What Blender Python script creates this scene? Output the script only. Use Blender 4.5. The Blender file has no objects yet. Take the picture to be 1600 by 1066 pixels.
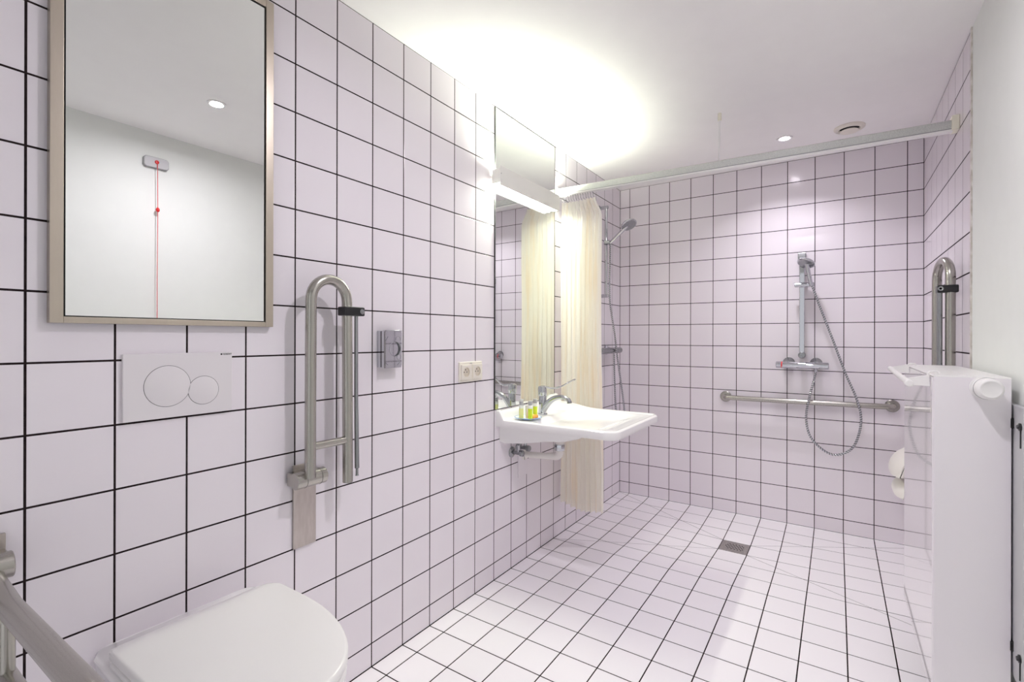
import bpy, math, random
from mathutils import Vector, Matrix
random.seed(7)
S = bpy.context.scene
COL = S.collection
PI = math.pi

# ------------------------------------------------------------------ camera
CAM = Vector((1.3922, -0.2719, 1.1904))
YAW, ROLL, FPX = -0.5901, 0.0024, 757.37
fw = Vector((math.sin(YAW), math.cos(YAW), 0)); rt = Vector((math.cos(YAW), -math.sin(YAW), 0)); up = Vector((0, 0, 1))
r2 = rt * math.cos(ROLL) + up * math.sin(ROLL); u2 = up * math.cos(ROLL) - rt * math.sin(ROLL)
cd = bpy.data.cameras.new('camera'); cam = bpy.data.objects.new('camera', cd); COL.objects.link(cam)
cd.sensor_width = 36; cd.lens = FPX / 1600 * 36; cd.shift_x = -0.41 / 1600; cd.shift_y = -6.0 / 1600; cd.clip_start = .02
cam.matrix_world = Matrix(((r2.x, u2.x, -fw.x, CAM.x), (r2.y, u2.y, -fw.y, CAM.y), (r2.z, u2.z, -fw.z, CAM.z), (0, 0, 0, 1)))
S.camera = cam
# ------------------------------------------------------------------ world, exposure
w = bpy.data.worlds.new('world'); S.world = w; w.use_nodes = True
w.node_tree.nodes['Background'].inputs[0].default_value = (.97, .97, 1, 1); w.node_tree.nodes['Background'].inputs[1].default_value = .4
S.view_settings.view_transform = 'Standard'; S.view_settings.look = 'None'; S.view_settings.gamma = 1
S.view_settings.use_curve_mapping = False
S.view_settings.exposure = 1.10
S.cycles.max_bounces = 16; S.cycles.diffuse_bounces = 10; S.cycles.glossy_bounces = 6; S.cycles.transmission_bounces = 8
S.cycles.caustics_reflective = False; S.cycles.caustics_refractive = False
S.cycles.use_denoising = True; S.cycles.sample_clamp_indirect = 4.0
DOWN_W = (2.1, 5.0)    # the recessed downlights, shower and entrance
DOWN_C = (1.0, .95, 1.03)
TUBE_C = (.95, 1.0, .82)
TUBE_UP, TUBE_DN = 235.0, 95.0

# ------------------------------------------------------------------ room sizes (metres)
T = .15
W, D, H = 1.80, 3.30, 2.3235
ZF = .084              # height of the cut bottom row
J0 = .077              # width of the cut first column of back wall and floor
YE = 2.135             # where the tiles of the right wall begin
YB = -1.05             # wall behind the viewer
SH = 2.25              # front of the sloping shower floor
GT = .0008             # how far tiles stand proud of the grout

# ------------------------------------------------------------------ materials
def mat(name, col, rough=.5, metal=0., coat=0., emis=None, trans=0., ior=1.5, spec=.5):
    m = bpy.data.materials.new(name); m.use_nodes = True
    b = m.node_tree.nodes['Principled BSDF']
    b.inputs['Base Color'].default_value = (*col, 1); b.inputs['Roughness'].default_value = rough
    b.inputs['Metallic'].default_value = metal; b.inputs['Coat Weight'].default_value = coat; b.inputs['Coat Roughness'].default_value = .03
    b.inputs['Transmission Weight'].default_value = trans; b.inputs['IOR'].default_value = ior
    b.inputs['Specular IOR Level'].default_value = spec
    if emis:
        b.inputs['Emission Color'].default_value = (*emis[0], 1); b.inputs['Emission Strength'].default_value = emis[1]
    return m
def nodes(m): return m.node_tree.nodes, m.node_tree.links, m.node_tree.nodes['Principled BSDF']
def add_noise(m, scale, c1, c2, bump=0., stretch=(1, 1, 1), rough=None, detail=3.):
    n, l, b = nodes(m)
    tc = n.new('ShaderNodeTexCoord'); mp = n.new('ShaderNodeMapping'); mp.inputs['Scale'].default_value = stretch
    nz = n.new('ShaderNodeTexNoise'); nz.inputs['Scale'].default_value = scale; nz.inputs['Detail'].default_value = detail
    l.new(tc.outputs['Object'], mp.inputs[0]); l.new(mp.outputs[0], nz.inputs['Vector'])
    cr = n.new('ShaderNodeValToRGB'); cr.color_ramp.elements[0].position = .3; cr.color_ramp.elements[1].position = .7
    cr.color_ramp.elements[0].color = (*c1, 1); cr.color_ramp.elements[1].color = (*c2, 1)
    l.new(nz.outputs['Fac'], cr.inputs[0]); l.new(cr.outputs[0], b.inputs['Base Color'])
    if bump:
        bp = n.new('ShaderNodeBump'); bp.inputs['Strength'].default_value = bump; bp.inputs['Distance'].default_value = .001
        l.new(nz.outputs['Fac'], bp.inputs['Height']); l.new(bp.outputs[0], b.inputs['Normal'])
    if rough:
        mr = n.new('ShaderNodeMapRange'); mr.inputs[3].default_value = rough[0]; mr.inputs[4].default_value = rough[1]
        l.new(nz.outputs['Fac'], mr.inputs[0]); l.new(mr.outputs[0], b.inputs['Roughness'])
    return m
def tile_mat(name, c1, c2, rough):
    m = mat(name, c1, rough, spec=.45)
    n, l, b = nodes(m)
    oi = n.new('ShaderNodeObjectInfo'); mx = n.new('ShaderNodeMix'); mx.data_type = 'RGBA'
    mx.inputs[6].default_value = (*c1, 1); mx.inputs[7].default_value = (*c2, 1)
    l.new(oi.outputs['Random'], mx.inputs[0]); l.new(mx.outputs[2], b.inputs['Base Color'])
    g = n.new('ShaderNodeNewGeometry'); nz = n.new('ShaderNodeTexNoise'); nz.inputs['Scale'].default_value = 9; nz.inputs['Detail'].default_value = 1
    l.new(g.outputs['Position'], nz.inputs['Vector'])
    bp = n.new('ShaderNodeBump'); bp.inputs['Strength'].default_value = .12; bp.inputs['Distance'].default_value = .002
    l.new(nz.outputs['Fac'], bp.inputs['Height']); l.new(bp.outputs[0], b.inputs['Normal'])
    return m
M = {}
M['tile'] = tile_mat('glazed_wall_tile', (.785, .742, .785), (.81, .767, .81), .17)
M['ftile'] = tile_mat('floor_tile', (.875, .85, .88), (.90, .875, .905), .28)
M['grout'] = add_noise(mat('dark_grout', (.02, .015, .015), .9, spec=.1), 60, (.012, .007, .009), (.03, .02, .02), .3)
M['wall'] = add_noise(mat('painted_plaster', (.73, .74, .71), .75), 14, (.80, .825, .79), (.815, .84, .805), .03)
M['ceil'] = add_noise(mat('ceiling_paint', (.8, .78, .77), .8), 9, (.885, .872, .865), (.90, .888, .88), .015)
M['steel'] = mat('brushed_steel', (.44, .425, .39), .25, 1.)
M['frame'] = add_noise(mat('brushed_frame', (.55, .5, .44), .35, 1.), 220, (.49, .435, .365), (.505, .45, .38), 0, (1, 1, .2), (.30, .38))
M['plate'] = add_noise(mat('scratched_steel', (.6, .58, .54), .34, 1.), 90, (.50, .45, .42), (.58, .53, .50), .02, (1, 1, .25), (.28, .38))
M['chrome'] = mat('chrome', (.56, .57, .60), .035, 1.)
M['dchrome'] = mat('satin_chrome', (.34, .35, .36), .2, 1.)
M['mirror'] = mat('mirror_glass', (.86, .875, .86), .0, 1.)
M['black'] = mat('black_plastic', (.012, .012, .014), .35)
M['gap'] = mat('black_seal', (.008, .008, .008), .6)
M['ceram'] = mat('white_ceramic', (.84, .83, .83), .08, coat=.3)
M['wplast'] = mat('white_plastic', (.82, .81, .80), .3)
M['flush'] = mat('flush_plate_plastic', (.74, .71, .73), .28)
M['cream'] = mat('cream_plastic', (.80, .76, .68), .35)
M['cream2'] = mat('cream_plastic_inner', (.66, .60, .50), .4)
M['rad'] = mat('radiator_enamel', (.82, .79, .82), .22, coat=1.)
M['rad'].node_tree.nodes['Principled BSDF'].inputs['Coat Roughness'].default_value = .045
M['alu'] = add_noise(mat('anodised_rail', (.55, .56, .55), .5, .6), 260, (.50, .51, .50), (.62, .63, .61), .1)
M['railw'] = mat('cream_bracket', (.82, .80, .66), .4)
M['red'] = mat('red_plastic', (.62, .01, .012), .4)
M['lampw'] = mat('lamp_housing', (.80, .79, .76), .4)
M['grey'] = mat('grey_rubber', (.3, .3, .31), .6)
M['pipe'] = mat('waste_pipe_plastic', (.78, .75, .72), .35)
M['bracket'] = mat('bracket_enamel', (.52, .52, .53), .45)
M['trim'] = add_noise(mat('edge_trim', (.6, .57, .52), .5), 30, (.45, .41, .36), (.72, .70, .66))
M['sheen'] = add_noise(mat('drain_steel', (.4, .38, .36), .42, .9), 90, (.34, .32, .31), (.46, .43, .41))
M['seat'] = mat('shower_seat_plastic', (.82, .80, .74), .4)
M['soap'] = mat('amber_soap_wrap', (.80, .36, .06), .35)
M['glass'] = mat('clear_bottle', (.9, .93, .86), .08, coat=.5)
M['gel'] = mat('green_gel', (.62, .80, .04), .25)
M['gel2'] = mat('pale_gel', (.80, .82, .35), .25)
M['capg'] = mat('grey_cap', (.42, .42, .43), .35)
M['saucer'] = mat('saucer_ceramic', (.80, .86, .92), .1, coat=.4)
M['blue'] = mat('blue_rim', (.16, .28, .62), .2)
M['paper'] = mat('white_paper', (.86, .85, .83), .6)
M['lens'] = mat('downlight_lens', (1, 1, 1), .5, emis=((1., .93, 1.), 40.))
M['tubeu'] = mat('tube_diffuser_top', (1, 1, 1), .5, emis=(TUBE_C, TUBE_UP))
M['tubed'] = mat('tube_diffuser_bottom', (1, 1, 1), .5, emis=(TUBE_C, TUBE_DN))
def curtain_mat():
    m = bpy.data.materials.new('curtain_cloth'); m.use_nodes = True; n = m.node_tree.nodes; l = m.node_tree.links
    b = n['Principled BSDF']; out = n['Material Output']
    tc = n.new('ShaderNodeTexCoord'); mp = n.new('ShaderNodeMapping'); mp.inputs['Scale'].default_value = (1, 1, .06)
    nz = n.new('ShaderNodeTexNoise'); nz.inputs['Scale'].default_value = 30; nz.inputs['Detail'].default_value = 2
    l.new(tc.outputs['Object'], mp.inputs[0]); l.new(mp.outputs[0], nz.inputs['Vector'])
    cr = n.new('ShaderNodeValToRGB'); e = cr.color_ramp.elements
    e[0].position = .30; e[0].color = (.94, .86, .73, 1); e[1].position = .5; e[1].color = (.97, .95, .89, 1)
    l.new(nz.outputs['Fac'], cr.inputs[0]); l.new(cr.outputs[0], b.inputs['Base Color']); b.inputs['Roughness'].default_value = .6
    tr = n.new('ShaderNodeBsdfTranslucent'); l.new(cr.outputs[0], tr.inputs[0])
    mx = n.new('ShaderNodeMixShader'); mx.inputs[0].default_value = .4
    l.new(b.outputs[0], mx.inputs[1]); l.new(tr.outputs[0], mx.inputs[2]); l.new(mx.outputs[0], out.inputs[0])
    return m
M['curtain'] = curtain_mat()

# ------------------------------------------------------------------ mesh helpers (world coordinates in, local meshes out)
ORG = {}
def origin(o): return ORG.get(o.name, Vector((0, 0, 0)))
def frame_of(d):
    d = Vector(d).normalized(); a = Vector((0, 0, 1)) if abs(d.z) < .9 else Vector((1, 0, 0))
    x = d.cross(a).normalized(); return x, d.cross(x).normalized(), d
class MB:
    def __init__(s): s.v = []; s.f = []; s.s = []; s.wn = False
    def add(s, vs, fs, smooth=False):
        o = len(s.v); s.v += [Vector(v) for v in vs]; s.f += [tuple(i + o for i in f) for f in fs]; s.s += [smooth] * len(fs); return s
    def box(s, a, b, bev=0.):
        x0, y0, z0 = [min(a[i], b[i]) for i in range(3)]; x1, y1, z1 = [max(a[i], b[i]) for i in range(3)]
        if not bev:
            vs = [(x, y, z) for z in (z0, z1) for y in (y0, y1) for x in (x0, x1)]
            return s.add(vs, [(0, 2, 3, 1), (4, 5, 7, 6), (0, 1, 5, 4), (2, 6, 7, 3), (0, 4, 6, 2), (1, 3, 7, 5)])
        import bmesh; s.wn = True
        bm = bmesh.new(); bmesh.ops.create_cube(bm, size=1)
        for v in bm.verts: v.co = Vector((x0 + (v.co.x + .5) * (x1 - x0), y0 + (v.co.y + .5) * (y1 - y0), z0 + (v.co.z + .5) * (z1 - z0)))
        bmesh.ops.bevel(bm, geom=bm.edges[:], offset=min(bev, .49 * min(x1 - x0, y1 - y0, z1 - z0)), segments=3, affect='EDGES', profile=.5)
        bm.verts.index_update(); s.add([v.co.copy() for v in bm.verts], [tuple(v.index for v in f.verts) for f in bm.faces], True); bm.free(); return s
    def loft(s, rings, cap0=True, cap1=True, smooth=True, closed=True):
        n = len(rings[0]); vs = [p for r in rings for p in r]; fs = []
        for i in range(len(rings) - 1):
            for j in range(n if closed else n - 1):
                a, b_ = i * n + j, i * n + (j + 1) % n; fs.append((a, b_, b_ + n, a + n))
        o = len(s.v); s.add(vs, fs, smooth)
        if cap0: s.f.append(tuple(o + j for j in reversed(range(n)))); s.s.append(False)
        if cap1: s.f.append(tuple(o + (len(rings) - 1) * n + j for j in range(n))); s.s.append(False)
        return s
    def lathe(s, base, axis, prof, n=28, cap0=True, cap1=True):
        base = Vector(base); x, y, d = frame_of(axis)
        return s.loft([[base + d * h + (x * math.cos(2 * PI * k / n) + y * math.sin(2 * PI * k / n)) * r for k in range(n)] for (h, r) in prof], cap0, cap1)
    def cyl(s, a, b, r, n=24, bev=0.):
        a = Vector(a); b = Vector(b); L = (b - a).length
        return s.lathe(a, b - a, [(0, r - bev), (bev, r), (L - bev, r), (L, r - bev)] if bev else [(0, r), (L, r)], n)
    def tube(s, pts, r, n=16, caps=True):
        pts = [Vector(p) for p in pts]; R = r if isinstance(r, (list, tuple)) else [r] * len(pts); rings = []; x = None
        for i, p in enumerate(pts):
            t = (pts[min(i + 1, len(pts) - 1)] - pts[max(i - 1, 0)]).normalized()
            if x is None: x = frame_of(t)[0]
            x = (x - t * x.dot(t)).normalized(); y = t.cross(x)
            rings.append([p + (x * math.cos(2 * PI * k / n) + y * math.sin(2 * PI * k / n)) * R[i] for k in range(n)])
        return s.loft(rings, caps, caps)
    def prism(s, poly, off, smooth=False):
        off = Vector(off); return s.loft([[Vector(p) for p in poly], [Vector(p) + off for p in poly]], smooth=smooth)
    def torus(s, c, axis, R, r, n=32, m=10):
        c = Vector(c); x, y, d = frame_of(axis); vs = []; fs = []
        for i in range(n):
            a = 2 * PI * i / n; e = x * math.cos(a) + y * math.sin(a)
            for j in range(m):
                b = 2 * PI * j / m; vs.append(c + e * (R + r * math.cos(b)) + d * r * math.sin(b))
        for i in range(n):
            for j in range(m): fs.append((i * m + j, ((i + 1) % n) * m + j, ((i + 1) % n) * m + (j + 1) % m, i * m + (j + 1) % m))
        return s.add(vs, fs, True)
    def build(s, name, m, parent=None, base=None, sharp=35):
        o0 = Vector(base) if base is not None else (origin(parent) if parent else Vector((0, 0, 0)))
        me = bpy.data.meshes.new(name); me.from_pydata([v - o0 for v in s.v], [], s.f)
        me.polygons.foreach_set('use_smooth', s.s); me.materials.append(M[m] if isinstance(m, str) else m); me.update()
        import bmesh
        bm = bmesh.new(); bm.from_mesh(me); bmesh.ops.recalc_face_normals(bm, faces=bm.faces[:]); bm.to_mesh(me); bm.free()
        if any(s.s): me.set_sharp_from_angle(angle=math.radians(sharp))
        ob = bpy.data.objects.new(name, me); COL.objects.link(ob)
        if s.wn: ob.modifiers.new('weighted_normals', 'WEIGHTED_NORMAL').keep_sharp = True
        if parent: ob.parent = parent; ORG[ob.name] = o0
        else: ob.location = o0; ORG[ob.name] = o0
        return ob
def thing(name, label, cat, loc, group=None):
    o = bpy.data.objects.new(name, None); COL.objects.link(o); o.location = loc; ORG[o.name] = Vector(loc); o.empty_display_size = .05
    o['label'] = label; o['category'] = cat
    if group: o['group'] = group
    return o
def tag(o, label, cat, group=None):
    o['label'] = label; o['category'] = cat
    if group: o['group'] = group
    return o
def struct(o): o['kind'] = 'structure'; return o
def arc(c, x, y, r, a0, a1, n=14):
    c = Vector(c); x = Vector(x); y = Vector(y)
    return [c + (x * math.cos(a0 + (a1 - a0) * k / n) + y * math.sin(a0 + (a1 - a0) * k / n)) * r for k in range(n + 1)]
def smooth_path(pts, k=8):
    P = [Vector(p) for p in pts]; out = []
    for i in range(len(P) - 1):
        p0, p1, p2, p3 = P[max(i - 1, 0)], P[i], P[i + 1], P[min(i + 2, len(P) - 1)]
        for j in range(k):
            t = j / k; out.append(.5 * ((2 * p1) + (p2 - p0) * t + (2 * p0 - 5 * p1 + 4 * p2 - p3) * t * t + (3 * p1 - p0 - 3 * p2 + p3) * t ** 3))
    return out + [P[-1]]
def text(name, body, size, loc, rot, m, parent):
    cu = bpy.data.curves.new(name, 'FONT'); cu.body = body; cu.size = size; cu.extrude = .0002
    tmp = bpy.data.objects.new('tmp', cu); COL.objects.link(tmp); dg = bpy.context.evaluated_depsgraph_get(); dg.update()
    me = bpy.data.meshes.new_from_object(tmp.evaluated_get(dg)); bpy.data.objects.remove(tmp); me.name = name
    me.materials.clear(); me.materials.append(M[m]); ob = bpy.data.objects.new(name, me); COL.objects.link(ob)
    ob.parent = parent; ob.location = Vector(loc) - origin(parent); ob.rotation_euler = rot; return ob

# ------------------------------------------------------------------ tiles
def project(p):
    d = Vector(p) - CAM; z = d.dot(fw)
    if z < .05: return None
    return (800.4 + FPX * d.dot(r2) / z, 527 - FPX * d.dot(u2) / z)
def tile_geo(poly, nrm):
    """poly: planar polygon of the tile's outline on the grout plane (world, ccw); gives verts and faces, 1.4 mm thick with an eased edge"""
    n = Vector(nrm).normalized(); P = [Vector(p) for p in poly]; k = len(P)
    def inset(d):
        out = []
        for i in range(k):
            a, b, c = P[i - 1], P[i], P[(i + 1) % k]
            e1 = (b - a).normalized(); e2 = (c - b).normalized(); n1 = n.cross(e1); n2 = n.cross(e2); den = 1 + n1.dot(n2)
            out.append(b + (n1 + n2) * (d / max(den, .3)))
        return out
    r0 = P; r1 = [p + n * (GT - .0004) for p in P]; r2_ = [p + n * GT for p in inset(.0008)]
    vs = r0 + r1 + r2_; fs = [tuple(2 * k + i for i in range(k))]
    for q in (0, 1):
        for i in range(k): fs.append((q * k + i, q * k + (i + 1) % k, (q + 1) * k + (i + 1) % k, (q + 1) * k + i))
    return vs, fs
CACHE = {}
def place_tiles(parent, polys, nrm, m, name='tile', share=True, limit=296):
    def score(P):
        q = [project(p) for p in P]
        if any(c is None for c in q): return 0.
        cl = [(min(max(x, 0), 1600), min(max(y, 0), 1066)) for x, y in q]
        return abs(sum(cl[i - 1][0] * cl[i][1] - cl[i][0] * cl[i - 1][1] for i in range(len(cl)))) / 2
    sc = sorted([(score(P), i) for i, P in enumerate(polys)], reverse=True)
    single = {i for a, i in sc[:limit] if a > 60}
    rest = MB()
    for i, P in enumerate(polys):
        if i not in single:
            vs, fs = tile_geo(P, nrm); rest.add(vs, fs); continue
        c = sum((Vector(p) for p in P), Vector()) / len(P)
        key = (m, tuple(round(v, 4) for p in P for v in (Vector(p) - c)))
        if key not in CACHE:
            vs, fs = tile_geo(P, nrm); me = bpy.data.meshes.new(name); me.from_pydata([v - c for v in vs], [], fs); me.materials.append(M[m]); me.update(); CACHE[key] = me
        o = bpy.data.objects.new(name, CACHE[key]); COL.objects.link(o); o.parent = parent; o.location = c - origin(parent)
    if rest.v:
        r = rest.build('tile_field', m, parent); r['kind'] = 'stuff'
        if len(single) == 0: pass
def lines(a, b, first, step=T):
    out = [a]; x = first
    while x < a + .004: x += step
    while x < b - .004: out.append(x); x += step
    return out + [b]
def grid_polys(U, V, fn, gap):
    g = gap / 2; out = []
    for i in range(len(U) - 1):
        for j in range(len(V) - 1):
            a, b, c, d = U[i] + g, U[i + 1] - g, V[j] + g, V[j + 1] - g
            out.append([fn(a, c), fn(b, c), fn(b, d), fn(a, d)])
    return out
ROWS = lines(0, H, ZF)
# left wall
wl = struct(MB().box((-.1, YB, 0), (-GT, D + .1, H)).build('wall_left', 'grout'))
place_tiles(wl, grid_polys(lines(YB, D, -T * 7), ROWS, lambda u, v: (-GT, u, v), .0046), (1, 0, 0), 'tile')
# back wall
wb = struct(MB().box((-.1, D + GT, 0), (W + .1, D + .1, H)).build('wall_back', 'grout'))
place_tiles(wb, grid_polys(lines(0, W, J0), ROWS, lambda u, v: (W - u, D + GT, v), .0036) if False else
            [[(b[0], D + GT, b[2]) for b in reversed(P)] for P in grid_polys(lines(0, W, J0), ROWS, lambda u, v: (u, D, v), .0058)][::1], (0, -1, 0), 'tile')
# right wall: painted part towards the viewer, tiled part in the shower
wr = struct(MB().box((W + GT, YB, 0), (W + .1, D + .1, H)).build('wall_right', 'wall'))
gr = MB().box((W + GT - .0004, YE, 0), (W + GT + .004, D, H)).build('grout_bed', 'grout', wr)
place_tiles(wr, [list(reversed(P)) for P in grid_polys(lines(YE, D, YE + T), ROWS, lambda u, v: (W + GT, u, v), .0054)], (-1, 0, 0), 'tile')
struct(MB().box((W - .004, YE - .014, 0), (W + .004, YE, H), .001).build('trim_1', 'trim'))
# wall behind the viewer, with an added, unseen opening that lets in fill light
wf = MB().box((-.1, YB - .1, 0), (.40, YB, H)); wf.box((1.40, YB - .1, 0), (W + .1, YB, H)); wf.box((.40, YB - .1, 2.10), (1.40, YB, H))
struct(wf.build('wall_front', 'wall'))
pl = bpy.data.lights.new('fill_opening_portal', 'AREA'); pl.shape = 'RECTANGLE'; pl.size = 1.0; pl.size_y = 2.1; pl.cycles.is_portal = True
po = bpy.data.objects.new('fill_opening_portal', pl); COL.objects.link(po); po.location = (.9, YB - .02, 1.05); po.rotation_euler = (PI / 2, 0, 0)
struct(MB().box((-.1, YB - .1, H), (W + .1, D + .1, H + .1)).build('ceiling', 'ceil'))
# floor, with the shower part falling to the drain
DX0, DX1, DY0, DY1, DROP = J0 + 5 * T, J0 + 6 * T, 2.70, 2.85, .022
def fz(x, y):
    if y <= SH: return 0.
    return -DROP * max(0, min(1, x / DX0, (W - x) / (W - DX1), (y - SH) / (DY0 - SH), (D - y) / (D - DY1)))
fb = MB().box((-.1, YB - .1, -.12), (W + .1, D + .1, -.04))
fb.add([(-.01, YB - .01, -GT), (W + .01, YB - .01, -GT), (W + .01, SH, -GT), (-.01, SH, -GT)], [(0, 1, 2, 3)])
fb.add([(0, SH, -GT), (W, SH, -GT), (W, D, -GT), (0, D, -GT), (DX0, DY0, -GT - DROP), (DX1, DY0, -GT - DROP), (DX1, DY1, -GT - DROP), (DX0, DY1, -GT - DROP)],
       [(0, 1, 5, 4), (1, 2, 6, 5), (2, 3, 7, 6), (3, 0, 4, 7), (4, 5, 6, 7)])
fl = struct(fb.build('floor', 'grout'))
CUTS = [((0, SH), (DX0, DY0)), ((W, SH), (DX1, DY0)), ((W, D), (DX1, DY1)), ((0, D), (DX0, DY1))]
def split(poly, a, b, gap):
    nx, ny = -(b[1] - a[1]), b[0] - a[0]; L = math.hypot(nx, ny); nx /= L; ny /= L
    ds = [(p[0] - a[0]) * nx + (p[1] - a[1]) * ny for p in poly]; res = []
    for sgn in (1, -1):
        out = []; q = [d * sgn - gap for d in ds]
        for i in range(len(poly)):
            p, r = poly[i], poly[(i + 1) % len(poly)]; dp, dr = q[i], q[(i + 1) % len(poly)]
            if dp >= 0: out.append(p)
            if dp * dr < 0: t = dp / (dp - dr); out.append((p[0] + (r[0] - p[0]) * t, p[1] + (r[1] - p[1]) * t))
        ar = abs(sum(out[i - 1][0] * out[i][1] - out[i][0] * out[i - 1][1] for i in range(len(out)))) / 2 if len(out) > 2 else 0
        if ar > 2e-5: res.append(out)
    return res
FP = []
for P in grid_polys(lines(0, W, J0), lines(YB, D, -T * 7), lambda u, v: (u, v), .0046):
    cx = sum(p[0] for p in P) / 4; cy = sum(p[1] for p in P) / 4
    if DX0 < cx < DX1 and DY0 < cy < DY1: continue
    ps = [P]
    if cy > SH:
        for a, b in CUTS:
            if min(a[0], b[0]) - .07 < cx < max(a[0], b[0]) + .07 and min(a[1], b[1]) - .07 < cy < max(a[1], b[1]) + .07:
                ps = [q for p_ in ps for q in split(p_, a, b, .0016)]
    FP += ps
FP3 = [[(x, y, fz(x, y) - GT) for x, y in P] for P in FP]
place_tiles(fl, FP3, (0, 0, 1), 'ftile')

# ------------------------------------------------------------------ drain
t = thing('floor_drain', 'square steel drain grate with punched slots set in the shower floor', 'drain', (.902, 2.775, -DROP))
zt = -DROP + .0005
MB().box((DX0 + .002, DY0 + .002, zt - .004), (DX1 - .002, DY1 - .002, zt), .001).build('grate', 'sheen', t)
sl = MB()
for i in range(6):
    for j in range(5):
        x = .902 + (i - 2.5) * .0165 + (.004 if j % 2 else -.004); y = 2.775 + (j - 2) * .0165
        if math.hypot(x - .902, y - 2.775) < .052: sl.box((x - .0026, y - .0058, zt), (x + .0026, y + .0058, zt + .0006))
sl.build('slots', 'gap', t)

# ------------------------------------------------------------------ lights in the ceiling
def downlight(x, y, label, pw, sp):
    t = thing('downlight', label, 'light', (x, y, H), 'recessed ceiling downlights')
    MB().lathe((x, y, H + .0), (0, 0, -1), [(0, .041), (.004, .041), (.005, .038), (.003, .028), (-.0, .024)], 36, False, False).build('trim_ring', 'wplast', t)
    MB().lathe((x, y, H - .0005), (0, 0, -1), [(0, .024), (.0015, .023)], 28).build('lens', 'lens', t)
    l = bpy.data.lights.new('downlight_lamp', 'AREA'); l.shape = 'DISK'; l.size = .055; l.energy = pw; l.color = DOWN_C; l.spread = math.radians(sp)
    o = bpy.data.objects.new('lamp', l); COL.objects.link(o); o.parent = t; o.location = (0, 0, -.006)
downlight(1.143, 2.875, 'recessed downlight shining in the ceiling beyond the curtain rail', DOWN_W[0], 125)
downlight(1.150, .885, 'recessed downlight seen only in the steel framed mirror', DOWN_W[1], 170)
# ventilation rose
t = thing('ceiling_vent', 'round white extractor vent in the ceiling beside the downlight', 'vent', (1.446, 2.90, H))
MB().lathe((1.446, 2.90, H), (0, 0, -1), [(0, .071), (.006, .071), (.011, .066), (.014, .050), (.008, .044)], 44, False, False).build('flange', 'cream', t)
MB().lathe((1.446, 2.90, H), (0, 0, -1), [(.010, .010), (.014, .032), (.020, .043), (.024, .042), (.027, .030), (.028, .0)], 44, True, False).build('valve_disc', 'cream', t)
MB().lathe((1.446, 2.90, H), (0, 0, -1), [(.001, .047), (.003, .047)], 36).build('throat', 'gap', t)

# ------------------------------------------------------------------ mirror cabinet, top left
t = thing('wall_mirror', 'large rectangular mirror in a brushed steel frame above the flush plate', 'mirror', (0, .2755, 1.219))
x0, x1 = 0., .020; ya, yb, za, zb = .0325, .5185, 1.2185, 2.166; fr = .0225
MB().box((x0, ya, za), (x1, ya + fr, zb), .001).build('frame_stile', 'frame', t)
MB().box((x0, yb - fr, za), (x1, yb, zb), .001).build('frame_stile', 'frame', t)
MB().box((x0, ya + fr, za), (x1 - .0004, yb - fr, za + .014), .001).build('frame_rail', 'frame', t)
MB().box((x0, ya + fr, zb - fr), (x1 - .0004, yb - fr, zb), .001).build('frame_rail', 'frame', t)
MB().box((x0, ya + fr, za + .012), (x1 - .006, yb - fr, zb - fr)).build('black_seal', 'gap', t)
MB().box((x1 - .008, ya + fr + .0035, za + .0165), (x1 - .0035, yb - fr - .0042, zb - fr - .0045)).build('mirror_glass', 'mirror', t)

# ------------------------------------------------------------------ flush plate
t = thing('flush_plate', 'white toilet flush plate with one large and one small round button', 'flush plate', (0, .285, .988))
MB().box((0, .162, .9875), (.0095, .4075, 1.148), .0015).build('plate', 'flush', t)
def button(cy, cz, r):
    b = MB().lathe((.0095, cy, cz), (1, 0, 0), [(-.002, r), (.0006, r), (.001, r - .0008), (.001, 0)], 56, True, False).build('button', 'flush', t)
    MB().lathe((.0095, cy, cz), (1, 0, 0), [(-.002, r + .0009), (.00025, r + .0009)], 56).build('button_gap', 'gap', b)
button(.2535, 1.0665, .0505); button(.3355, 1.0495, .0365)
text('maker_mark', 'GEBERIT', .0062, (.0098, .3832, 1.1405), (PI / 2, 0, PI / 2), 'gap', t)
MB().box((.0094, .3775, 1.1405), (.0099, .3815, 1.1445)).build('mark_square', 'gap', t)

# ------------------------------------------------------------------ folding grab rails
def hinge(t, yc, z, xs=1, x_w=0., half=.05, py=None, side=1, lift=0.):
    py = yc if py is None else py
    MB().box((x_w, py - .0385, z - .222 + lift), (x_w + xs * .008, py + .0385, z + .036 + lift), .0012).build('wall_plate', 'plate', t)
    h = MB()
    h.cyl((x_w + xs * .05, yc - half, z), (x_w + xs * .05, yc + half, z), .025, 32, .0015)
    h.box((x_w + xs * .006, yc - half * .95, z - .02), (x_w + xs * .05, yc + half * .95, z + .02), .003)
    h.build('hinge', 'steel', t)
    for q in (-.02, .03):
        MB().torus((x_w + xs * .05, yc + side * q, z), (0, 1, 0), .0251, .0006, 36, 6).build('hinge_groove', 'gap', t)
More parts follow.
